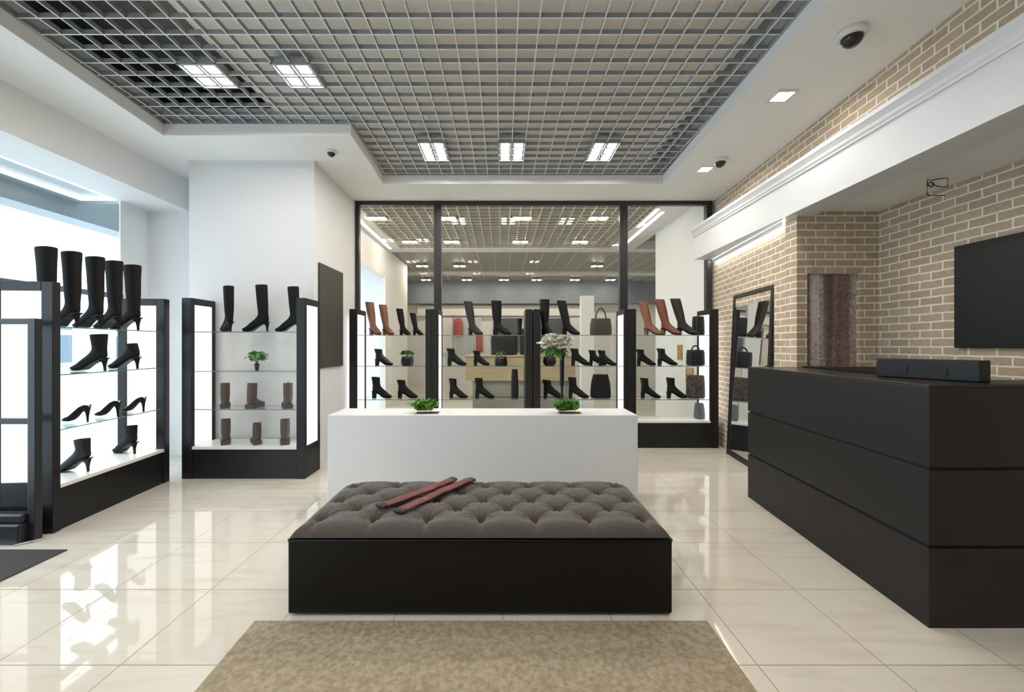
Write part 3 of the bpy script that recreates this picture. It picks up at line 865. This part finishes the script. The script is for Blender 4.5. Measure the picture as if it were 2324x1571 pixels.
MESH = {}
def boot_meshes(key, H=0.48, hh=0.085, heel='block', calf=0.062, top=0.066, lean=-0.03, toe=1.0, sole_t=0.006, slouch=0.0, wide=1.0):
    if key in MESH: return MESH[key]
    za = hh + 0.075
    # upper: shaft, ankle, foot
    rings = []
    ns = 9 if H > .33 else 5
    topr = None
    for k in range(ns):
        u = 1 - k / float(ns)                 # 1 at the top
        z = za + (H - za) * u
        xc = -0.002 + lean * u
        if H > .33:
            d = 0.047 + (calf - 0.047) * math.sin(min(1, u / .62) * PI / 2) + (top - calf) * max(0, (u - .62) / .38)
        else:
            d = 0.047 + (top - 0.047) * u
        d += slouch * math.sin(u * 23)
        rings.append(ell((xc - d, z + .004 * u), (xc + d, z - .004 * u), d * .86 * wide))
    base = [((-.052, za), (.050, za + .004), .036), ((-.060, hh + .038), (.078, hh * .62 + .078), .036), ((-.056, hh + .008), (.104, hh * .5 + .070), .036),
            ((-.012, hh * .93 + .002), (.128, hh * .38 + .060), .036), ((.048, hh * .55 + .004), (.150, hh * .22 + .054), .038),
            ((.100, .008 + .08 * hh), (.170, .054), .042), ((.140, .006), (.190, .044), .040),
            ((.175, .007), (.190 + .018 * toe, .031), .031), ((.196, .010), (.198 + .020 * toe, .022), .016)]
    for B_, F_, w_ in base: rings.append(ell(B_, F_, w_ * wide))
    t0 = rings[0]
    cxm = sum(p[0] for p in t0) / len(t0); 
    def shrink(r, s, dz): return [(cxm + (p[0] - cxm) * s, p[1] * s, p[2] + dz) for p in r]
    full = [shrink(t0, .80, -.10 if H > .33 else -.06), shrink(t0, .86, -.01), shrink(t0, .93, 0)] + rings
    bm = bm_new(); loft(bm, full)
    bmesh.ops.recalc_face_normals(bm, faces=bm.faces)
    up = bpy.data.meshes.new('upper'); bm.to_mesh(up); bm.free()
    # sole
    bm = bm_new(); sr = []
    prof_ = [(-.056, hh + .006, .034), (-.012, hh * .93, .034), (.048, hh * .55 + .002, .034), (.100, .006 + .08 * hh, .041), (.140, .003, .040), (.175, .003, .032), (.200, .005, .018), (.206, .007, .006)]
    if sole_t > .012:
        prof_ = [(-.062, .014, .034), (-.045, .005, .039), (0, .003, .038), (.05, .003, .038), (.1, .003, .043), (.145, .003, .042), (.185, .004, .034), (.212, .010, .016)]
    for x, z, w_ in prof_:
        w_ *= wide
        sr.append([(x, -w_, z + sole_t), (x, w_, z + sole_t), (x, w_ * .96, z - .003 if sole_t < .012 else 0.0), (x, -w_ * .96, z - .003 if sole_t < .012 else 0.0)])
    loft(bm, sr)
    bmesh.ops.recalc_face_normals(bm, faces=bm.faces)
    so = bpy.data.meshes.new('sole'); bm.to_mesh(so); bm.free()
    he = None
    if heel and hh > .03:
        bm = bm_new()
        if heel == 'block':
            secs = [(-.058, -.002, .031, hh + .010), (-.058, -.008, .028, hh * .6), (-.056, -.014, .026, 0)]
        elif heel == 'thin':
            secs = [(-.058, -.006, .028, hh + .010), (-.054, -.026, .014, hh * .72), (-.050, -.032, .009, hh * .4), (-.050, -.036, .008, 0)]
        rs = []
        for xb, xf, w_, z in secs:
            zf = z if z < hh * .9 else z - .012
            rs.append([(xb, -w_ * .6, z), (xb + (xf - xb) * .3, -w_, z), (xf, -w_ * .8, zf), (xf, w_ * .8, zf), (xb + (xf - xb) * .3, w_, z), (xb, w_ * .6, z)])
        loft(bm, rs)
        bmesh.ops.recalc_face_normals(bm, faces=bm.faces)
        he = bpy.data.meshes.new('heel'); bm.to_mesh(he); bm.free()
    for m in (up, so, he):
        if m:
            for p in m.polygons: p.use_smooth = m is up
    MESH[key] = (up, so, he)
    return MESH[key]

def part(name, me, mat, parent, sub=0):
    key = (me.name, mat.name)
    if key not in MESH:
        m2 = me.copy(); m2.name = name; m2.materials.clear(); m2.materials.append(mat); MESH[key] = m2
    o = bpy.data.objects.new(name, MESH[key]); COL.objects.link(o); o.parent = parent
    if sub:
        s = o.modifiers.new('sub', 'SUBSURF'); s.levels = 1; s.render_levels = 1
    return o

KINDS = {
    'tall': dict(H=.48, hh=.085, heel='block', lean=-.085),
    'tall_thin': dict(H=.575, hh=.10, heel='thin', lean=.012, calf=.058, top=.067, wide=.93),
    'tall_straight': dict(H=.51, hh=.10, heel='thin', lean=.02, calf=.056, top=.060),
    'tall_wide': dict(H=.49, hh=.08, heel='block', lean=-.01, calf=.070, top=.076),
    'mid': dict(H=.33, hh=.085, heel='block', lean=-.02, calf=.056, top=.058),
    'ankle': dict(H=.275, hh=.085, heel='block', lean=-.012, top=.056),
    'ankle_low': dict(H=.235, hh=.080, heel='block', lean=-.018, top=.058),
    'ankle_thin': dict(H=.312, hh=.10, heel='thin', lean=.005, top=.060),
    'ankle_thin_low': dict(H=.265, hh=.10, heel='thin', lean=.008, top=.054),
    'shootie': dict(H=.235, hh=.10, heel='thin', lean=.012, top=.044),
    'flat': dict(H=.265, hh=.020, heel=None, lean=.012, top=.046, sole_t=.034, wide=1.16),
    'flat_low': dict(H=.225, hh=.020, heel=None, lean=.006, top=.042, sole_t=.034, wide=1.08),
}
def boot(kind, loc, yaw, mat, label, group, name='ankle_boot', cat='boot', sole=None, s=1.0):
    up, so, he = boot_meshes(kind, **KINDS[kind])
    t = thing(name, label, cat, (loc[0], loc[1], loc[2] + .0006), R(yaw), group)
    # centre the shoe over its spot
    dx = -.072
    o = part('upper', up, mat, t, sub=1); o.location = (dx * s, 0, .003 * s)
    o2 = part('sole', so, sole or M['leather'], t); o2.location = (dx * s, 0, .003 * s if KINDS[kind].get('sole_t', .006) < .012 else 0)
    o.scale = o2.scale = (s, s, s)
    if he:
        o3 = part('heel', he, mat if kind.startswith('tall') else (sole or mat), t); o3.location = (dx * s, 0, 0); o3.scale = (s, s, s)
    return t

def pump(loc, yaw, label, group, lining=True):
    t = thing('pump_shoe', label, 'shoe', (loc[0], loc[1], loc[2] + .0006), R(yaw), group)
    hh = .112; LX = .88
    st = []   # x, zbottom, ztop collar, half width, half opening angle
    S = [(-.060, hh + .012, hh + .074, .012, 120), (-.056, hh + .006, hh + .072, .026, 105), (-.030, hh * .97, hh + .058, .033, 88), (.010, hh * .80, hh * .80 + .060, .034, 80),
         (.050, hh * .53, hh * .53 + .058, .036, 76), (.085, hh * .25, hh * .25 + .058, .040, 68), (.115, .010, .060, .043, 50), (.140, .004, .050, .042, 12), (.165, .004, .042, .037, 2), (.188, .005, .030, .026, 2), (.205, .008, .020, .012, 2)]
    def ring(s, k, dz=0):
        x, zb_, zt, w, op = s
        c = (zb_ + zt) / 2; h = (zt - zb_) / 2
        n = 16; a0 = R(-180 + op); a1 = R(180 - op)
        return [(x * LX, w * k * math.sin(a0 + (a1 - a0) * i / n), c + dz - h * k * math.cos(a0 + (a1 - a0) * i / n)) for i in range(n + 1)]
    if 'pump' not in MESH:
        bm = bm_new(); loft(bm, [ring(s, 1.0) for s in S], False, True, closed=False)
        up = obj('upper', bm, M['suede'], t, smooth=True)
        up.modifiers.new('thick', 'SOLIDIFY').thickness = 0.0022
        bm = bm_new(); loft(bm, [ring(s, .88, .0035) for s in S[1:8]], False, False, closed=False)
        li = obj('insole', bm, M['tanlining'], t, smooth=True)
        bm = bm_new()
        rs = []
        for xb, xf, w_, z in [(-.060, -.010, .024, hh + .010), (-.055, -.030, .012, hh * .7), (-.052, -.036, .0075, hh * .35), (-.052, -.039, .007, 0)]:
            zf = z if z < hh * .9 else z - .012
            xb, xf = xb * LX, xf * LX
            rs.append([(xb, -w_ * .6, z), (xb + (xf - xb) * .4, -w_, z), (xf, -w_ * .7, zf), (xf, w_ * .7, zf), (xb + (xf - xb) * .4, w_, z), (xb, w_ * .6, z)])
        loft(bm, rs); he = obj('heel', bm, M['suede'], t)
        MESH['pump'] = (up.data, li.data, he.data)
        ps = (up, li, he)
    else:
        ps = []
        for nm, me in zip(('upper', 'insole', 'heel'), MESH['pump']):
            o = bpy.data.objects.new(nm, me); COL.objects.link(o); o.parent = t; ps.append(o)
        ps[0].modifiers.new('thick', 'SOLIDIFY').thickness = 0.0022
    for o in ps: o.location = (-.064, 0, 0)
    return t

# --- angled window cabinet
g = 'tall black boots on the window cabinet'
for (x, y), yaw, l in (((-3.56, 3.20), 172, 'tallest looking black knee boot, half hidden behind the near lit end panel'),
                       ((-3.53, 3.362), 170, 'tall black stiletto boot on the window cabinet, second from the near end'),
                       ((-3.53, 3.553), 172, 'tall black stiletto boot on the window cabinet, middle of the row of five'),
                       ((-3.53, 3.727), 170, 'tall black stiletto boot on the window cabinet, second from the far end'),
                       ((-3.53, 3.90), 180, 'tall black stiletto boot on the window cabinet, in front of the far lit end panel')):
    boot('tall_thin', (x, y, 1.527), yaw, M['suede'], l, g, name='knee_boot', s=1.05)
g = 'heeled shoes on the window cabinet'
boot('ankle_thin', (-3.53, 3.562, 1.165), 190, M['suede'], 'wide topped black stiletto ankle boot on the second shelf of the window cabinet', g)
boot('shootie', (-3.53, 3.891, 1.165), 184, M['suede'], 'low cut black high heel on the second shelf, by the far lit end', g, name='high_heel', cat='shoe')
pump((-3.53, 3.449, 0.75), 176, 'closed black pump on the third shelf, nearest of the three pumps', g)
pump((-3.53, 3.722, 0.75), 174, 'black pump showing tan insole, middle of the three pumps', g)
pump((-3.53, 3.985, 0.75), 176, 'black pump showing tan insole by the far lit end, last of the three pumps', g)
boot('ankle_thin_low', (-3.53, 3.43, 0.345), 182, M['leather'], 'black stiletto ankle boot on the white base board, near end of the window cabinet', g)
boot('ankle_thin_low', (-3.64, 4.02, 0.345), 168, M['suede'], 'black stiletto ankle boot on the white base board, far end of the window cabinet', g)

# --- pillar cabinet
g = 'tall boots on the pillar cabinet'
boot('tall_straight', (-2.965, 4.48, 1.53), 142, M['suede'], 'slim tall black boot on the pillar cabinet, with its heel toward the shop', g, name='knee_boot', s=.95)
boot('tall_straight', (-2.65, 4.48, 1.53), 190, M['suede'], 'tall black high heeled boot in the middle of the pillar cabinet top shelf', g, name='knee_boot', s=.99)
boot('tall_straight', (-2.305, 4.48, 1.53), 188, M['suede'], 'tall black boot partly hidden by the right end of the pillar cabinet', g, name='knee_boot', s=.95)
g = 'brown boots on the pillar cabinet'
for x, yaw, z, k, l in ((-2.995, 122, .719, 'flat', 'brown leather boot on the third shelf, left of three'), (-2.665, 92, .719, 'flat', 'brown leather boot on the third shelf, middle of three, toe turned aside'), (-2.325, 124, .719, 'flat', 'brown leather boot with bright pull ring on the third shelf, by the right end'),
                        (-2.990, 124, .335, 'flat', 'brown boot on the white base board of the pillar cabinet, left of three'), (-2.662, 128, .335, 'flat_low', 'shortest brown boot, middle of three on the white base board'), (-2.348, 118, .335, 'flat', 'brown boot on the white base board of the pillar cabinet, by the right end')):
    b_ = boot(k, (x, 4.50, z), yaw, M['brownboot'], l, g, sole=M['greysole'])
    if 'ring' in l:
        bm = bm_new(); tube(bm, [(-.065 + .012 * math.cos(a), 0, .277 + .012 * math.sin(a)) for a in [2 * PI * k_ / 12 for k_ in range(13)]], .003, 6); obj('pull_ring', bm, M['chrome'], b_)

# --- back cabinets
SY = 5.79
S1, S2, S3 = BS
g = 'tall boots on the partition cabinets'
def tallb(x, kind, yaw, mat, l, s=1.0): boot(kind, (x, SY, S1), yaw, mat, l, g, name='knee_boot', s=s)
tallb(-1.765, 'tall', -42, M['tan'], 'tan brown tall boot, leftmost on the leftmost partition cabinet', .98)
tallb(-1.585, 'tall', -42, M['tan'], 'tan brown tall boot, second on the leftmost partition cabinet', .90)
tallb(-1.352, 'tall', -38, M['suede'], 'black tall boot beside the tan pair on the leftmost partition cabinet', .78)
tallb(-1.17, 'tall', -30, M['suede'], 'shorter black boot at the right end of the leftmost partition cabinet', .65)
tallb(-0.374, 'tall', -44, M['darkbrown'], 'dark brown tall boot on the second partition cabinet', 1.0)
tallb(-0.005, 'tall_wide', -20, M['suede'], 'black tall boot in front of the tote bag on the second partition cabinet', .98)
tallb(0.24, 'mid', -95, M['suede'], 'short black boot next to the double black posts in the middle', .72)
tallb(0.625, 'tall_wide', -70, M['suede'], 'wide black tall boot just above the white flowers', 1.03)
tallb(0.955, 'tall', -42, M['suede'], 'black tall boot on the third partition cabinet, left of the olive handbag', 1.02)
tallb(2.1, 'tall', -45, M['tan'], 'tan brown tall boot, left of the three on the rightmost partition cabinet', 1.0)
tallb(2.345, 'tall', -45, M['rust'], 'rust brown tall boot, middle of the three on the rightmost partition cabinet', 1.06)
tallb(2.575, 'tall', -45, M['darkbrown'], 'near black tall boot beside the black bag on the rightmost partition cabinet', 1.08)
g = 'ankle boots on the partition cabinets'
def ank(x, z, kind, yaw, l, s=1.0, mat=None, y=SY): boot(kind, (x, y, z), yaw, mat or M['suede'], l, g, s=s)
ank(-1.645, S2, 'ankle_low', -10, 'chunky black ankle boot on the middle shelf of the leftmost partition cabinet', .97, M['leather'])
ank(-1.676, S3, 'ankle', -8, 'black ankle boot on the lowest shelf of the leftmost partition cabinet, left of two', 1.05)
ank(-1.315, S3, 'ankle_low', -5, 'black ankle boot on the lowest shelf of the leftmost partition cabinet, right of two', 1.05)
ank(-0.632, S2, 'ankle_low', -8, 'black ankle boot on the middle shelf of the second partition cabinet, left of two')
ank(-0.288, S2, 'ankle_low', -15, 'smaller black ankle boot on the middle shelf, by the green plant', .86)
ank(-0.61, S3, 'ankle', -8, 'black ankle boot on the lowest shelf of the second partition cabinet, left of two', .97)
ank(-0.245, S3, 'ankle', -6, 'black ankle boot with upturned toe, right of two on the lowest shelf', 1.0)
ank(1.09, S2, 'ankle_low', -6, 'black ankle boot on the middle shelf, right of the white flowers', 1.0)
ank(1.345, S2, 'ankle_low', -8, 'black ankle boot of the close pair below the olive handbag, the left one', .90, y=5.86)
ank(1.445, S2, 'ankle_low', -12, 'black ankle boot of the close pair below the olive handbag, the right one', .90, y=5.725)
ank(0.712, S3, 'ankle_low', -8, 'black ankle boot on the lowest shelf of the third partition cabinet, left of two', 1.05)
ank(1.06, S3, 'ankle', -8, 'black ankle boot on the lowest shelf of the third partition cabinet, right of two', 1.04)
ank(2.00, S2, 'ankle_low', -8, 'black ankle boot on the middle shelf of the rightmost cabinet, left of two', .95)
ank(2.295, S2, 'ankle_low', -6, 'black ankle boot on the middle shelf of the rightmost cabinet, right of two', 1.0, M['leather'])
ank(2.06, S3, 'ankle', -6, 'black ankle boot on the lowest shelf of the rightmost cabinet, left of two', 1.0)
ank(2.425, S3, 'ankle', -4, 'black ankle boot on the lowest shelf of the rightmost cabinet, right of two', 1.02)

# ---------------------------------------------------------------- bags
def bag(name, label, loc, w, d, h, mat, handle=0.0, taper=.88, rz=0, ruffle=0.0, handles=1, group='bags on the partition cabinets', cat='bag'):
    t = thing(name, label, cat, (loc[0], loc[1], loc[2] + .0006), R(rz), group)
    bm = bm_new(); rings = []; n = 28
    lev = [(0, .90), (.03, .98), (.12, 1.0), (.4, .99), (.7, .5 + .5 * taper + .03), (.9, taper), (1.0, taper * .97)]
    for u, k in lev:
        r = []
        for i in range(n):
            a = 2 * PI * i / n
            c = math.copysign(abs(math.cos(a)) ** .5, math.cos(a)); s = math.copysign(abs(math.sin(a)) ** .5, math.sin(a))
            kk = k * (1 + ruffle * u * math.sin(a * 6 + u * 3))
            r.append((w / 2 * kk * c, d / 2 * kk * (1 - .25 * u) * s, h * u + ruffle * h * .25 * u * math.sin(a * 5)))
        rings.append(r)
    last = rings[-1]
    rings.append([(p[0] * .9, p[1] * .8, p[2] - .012) for p in last])
    loft(bm, rings)
    obj('bag_body', bm, mat, t, smooth=True, sub=1)
    if handle:
        for s in ((-1, 1) if handles == 2 else (0,)):
            bm = bm_new()
            hw = w * .24
            tube(bm, [(hw * math.cos(a), s * d * .22, h * .86 + (handle + h * .10) * math.sin(a)) for a in [PI * k / 14 for k in range(15)]], .010, 8)
            obj('handle', bm, mat, t, smooth=True)
    return t
bag('handbag', 'olive black handbag with a tall round handle on the third partition cabinet', (1.372, 5.80, S1), .30, .15, .24, M['olive'], handle=.145)
bag('handbag', 'black glossy bag beside the near black tall boot, top shelf at the right', (2.738, 5.82, S1), .14, .17, .27, M['leather'], taper=.95)
bag('handbag', 'black bag with a loop handle on the middle shelf at the right end', (2.690, 5.80, S2), .23, .17, .225, M['leather'], handle=.06, taper=.95)
bag('handbag', 'brown black furry bag on the lowest shelf at the right end', (2.690, 5.80, S3), .235, .17, .325, M['bagbrown'], taper=.94, ruffle=.015)
bag('handbag', 'small grey bag on the white base board at the right end', (2.745, 5.80, 0.37), .13, .13, .22, principled('grey_bag', (0.10, 0.11, 0.125), 0.4), taper=.8)
bag('drawstring_bag', 'gathered black pouch bag on the lowest shelf below the close pair', (1.369, 5.80, S3), .28, .16, .335, M['suede'], taper=.72, ruffle=.07)
bag('slim_pouch', 'slim upright black pouch on the lowest shelf by the double posts', (0.172, 5.80, S3), .105, .10, .41, M['leather'], taper=.78)
bag('tote_bag', 'large black tote bag with two handles on the wooden counter beyond the glass', (0.03, 7.15, 1.2256), .46, .20, .34, M['leather'], handle=.14, taper=1.0, handles=2, group='tote bags beyond the glass')
bag('tote_bag', 'black tote bag on the wooden counter beyond the glass, by the double posts', (0.48, 7.15, 1.2256), .36, .20, .46, M['leather'], taper=.98, group='tote bags beyond the glass')

# ---------------------------------------------------------------- plants
def leaf_patch(bm, base, d, L, W, droop, ruff, rng, nu=6, nv=5):
    d = Vector(d).normalized()
    side = d.cross(Vector((0, 0, 1)))
    if side.length < .1: side = Vector((1, 0, 0))
    side.normalize(); nrm = side.cross(d).normalized()
    ph = rng.random() * 6
    rows = []
    for i in range(nu + 1):
        u = i / nu
        c = Vector(base) + d * (L * u) + Vector((0, 0, -1)) * (droop * u * u * L)
        w = W * (math.sin(PI * min(1, u * .86 + .10)) ** .7)
        row = []
        for j in range(nv + 1):
            v_ = j / nv * 2 - 1
            row.append(bm.verts.new(c + side * (w * v_) + nrm * (ruff * abs(v_) * math.sin(9 * u + ph + v_ * 3) + .2 * w * v_ * v_)))
        rows.append(row)
    for i in range(nu):
        for j in range(nv):
            bm.faces.new((rows[i][j], rows[i][j + 1], rows[i + 1][j + 1], rows[i + 1][j]))

def lettuce(x, y, z, label, seed, leanx):
    rng = random.Random(seed)
    t = thing('lettuce_plant', label, 'plant', (x, y, z + .0006), 0, 'green plants on the white plinth')
    bx('soil', -.07, .125, -.05, .05, 0, .004, M['soil'], t)
    bm = bm_new()
    for k in range(38):
        a = rng.random() * 2 * PI
        el = .45 + rng.random() * .95
        dd = (math.cos(a) * math.cos(el) + leanx, math.sin(a) * math.cos(el) * .5, math.sin(el))
        leaf_patch(bm, (rng.uniform(-.06, .06), rng.uniform(-.03, .03), 0.025), dd, rng.uniform(.09, .135), rng.uniform(.036, .058), .18, .016, rng)
    obj('foliage', bm, M['leaf'], t, smooth=True, recalc=False)
lettuce(-0.695, 3.72, 0.782, 'curly green plant sunk in the white plinth, the one behind the red straps', 3, -.05)
lettuce(0.575, 3.72, 0.782, 'curly green plant sunk in the white plinth, the one under the white flowers', 8, -.34)

def bushy(x, y, z, label, seed, R_, H_, pot, potmat, n=70, ls=.022, group=None, leafmat=None):
    rng = random.Random(seed)
    t = thing('potted_plant', label, 'plant', (x, y, z + .0006), 0, group)
    bm = bm_new(); lathe(bm, pot, n=20); obj('pot', bm, potmat, t, smooth=True)
    zt = pot[-1][1]
    bm = bm_new()
    for k in range(n):
        a = rng.random() * 2 * PI; ph = rng.uniform(-.25, 1.2); rr = R_ * rng.uniform(.45, 1)
        p = Vector((rr * math.cos(a) * math.cos(ph), rr * .8 * math.sin(a) * math.cos(ph), zt + H_ * .35 + H_ * .6 * math.sin(ph) * rng.uniform(.6, 1)))
        dd = Vector((math.cos(a + rng.uniform(-1, 1)), math.sin(a + rng.uniform(-1, 1)), rng.uniform(-.4, .9)))
        leaf_patch(bm, p, dd, ls * rng.uniform(1, 1.6), ls * rng.uniform(.6, .9), .4, .004, rng, 4, 2)
    fo = obj('foliage', bm, leafmat or M['ivy'], t, smooth=True, recalc=False)
    bm = bm_new()
    for k in range(12):
        a = rng.random() * 2 * PI; rr = R_ * rng.uniform(.3, .8)
        tube(bm, [(0, 0, zt - .01), (rr * .3 * math.cos(a), rr * .3 * math.sin(a), zt + H_ * .2), (rr * math.cos(a), rr * .8 * math.sin(a), zt + H_ * rng.uniform(.3, .75))], .0018, 5)
    obj('stems', bm, M['ivy'], fo)
cup = [(.016, 0), (.018, .01), (.024, .06), (.026, .075)]
bushy(-2.64, 4.48, 1.118, 'bushy green ivy in a narrow dark cup on the pillar cabinet', 5, .105, .15, cup, M['blackmetal'], n=120, ls=.024)
tub = [(.075, 0), (.085, .02), (.088, .09), (.080, .125), (.076, .126)]
bushy(-1.325, 5.80, S2, 'white flecked green plant in a round black pot, leftmost partition cabinet', 6, .095, .10, tub, M['leather'], n=90, ls=.026)
bushy(-0.02, 5.80, S2, 'small green plant in a black pot on the middle shelf before the tote bag', 9, .05, .09, [(.085, 0), (.092, .02), (.088, .09), (.075, .125), (.07, .126)], M['leather'], n=40, ls=.024)
# round vase behind the flowers
t = thing('round_vase', 'round black vase half hidden behind the white flowers', 'vase', (0.66, 5.80, S2 + .0006))
bm = bm_new(); lathe(bm, [(.06, 0), (.085, .02), (.094, .06), (.085, .11), (.06, .14), (.058, .155)], n=24); obj('vase_body', bm, M['leather'], t, smooth=True)
bm = bm_new(); lathe(bm, [(.061, .150), (.063, .156), (.061, .162), (.05, .160)], n=24); obj('vase_rim', bm, M['leather'], t, smooth=True)

# flower vase on the plinth
rng = random.Random(21)
t = thing('flower_vase', 'white flower bouquet in a tall slim dark vase on the plinth', 'vase', (0.554, 3.87, 0.7826))
bm = bm_new(); lathe(bm, [(.040, 0), (.040, .012), (.012, .02), (.011, .20), (.013, .22), (.019, .24), (.021, .50), (.022, .52)], n=20)
obj('vase_body', bm, M['leather'], t, smooth=True)
bm = bm_new(); tube(bm, [(.024, -.01, .02), (.024, -.01, .52)], .004, 8)
obj('glass_rod', bm, M['chrome'], t)
bm = bm_new()
cen = Vector((-.065, -.02, .605))
for k in range(95):
    a = rng.random() * 2 * PI; ph = rng.uniform(-.35, 1.3)
    p = cen + Vector((.185 * math.cos(a) * math.cos(ph) * rng.uniform(.45, 1) + .012, .10 * math.sin(a) * math.cos(ph), .085 * math.sin(ph) + rng.uniform(-.01, .012)))
    for q in range(6):
        b = 2 * PI * q / 6 + rng.random()
        leaf_patch(bm, p, (math.cos(b), math.sin(b), rng.uniform(.1, 1.3)), rng.uniform(.034, .05), rng.uniform(.020, .030), .3, .004, rng, 4, 2)
fl = obj('blossoms', bm, M['petal'], t, smooth=True, recalc=False)
bm = bm_new()
for k in range(44):
    a = rng.random() * 2 * PI
    p = cen + Vector((-.02 + .09 * math.cos(a) * rng.random(), .06 * math.sin(a) * rng.random(), -.045 + rng.uniform(-.03, .02)))
    leaf_patch(bm, p, (math.cos(a), math.sin(a), rng.uniform(-.9, .3)), rng.uniform(.04, .075), rng.uniform(.014, .024), .3, .005, rng, 5, 2)
obj('leaves', bm, M['ivy'], t, smooth=True, recalc=False)
bm = bm_new()
for k in range(9):
    a = 2 * PI * k / 9
    tube(bm, [(.006 * math.cos(a), .006 * math.sin(a), .48), (-.02 + .03 * math.cos(a), .03 * math.sin(a), .55), (-.055 + .09 * math.cos(a), .06 * math.sin(a), .61)], .003, 6)
obj('stems', bm, M['ivy'], t)
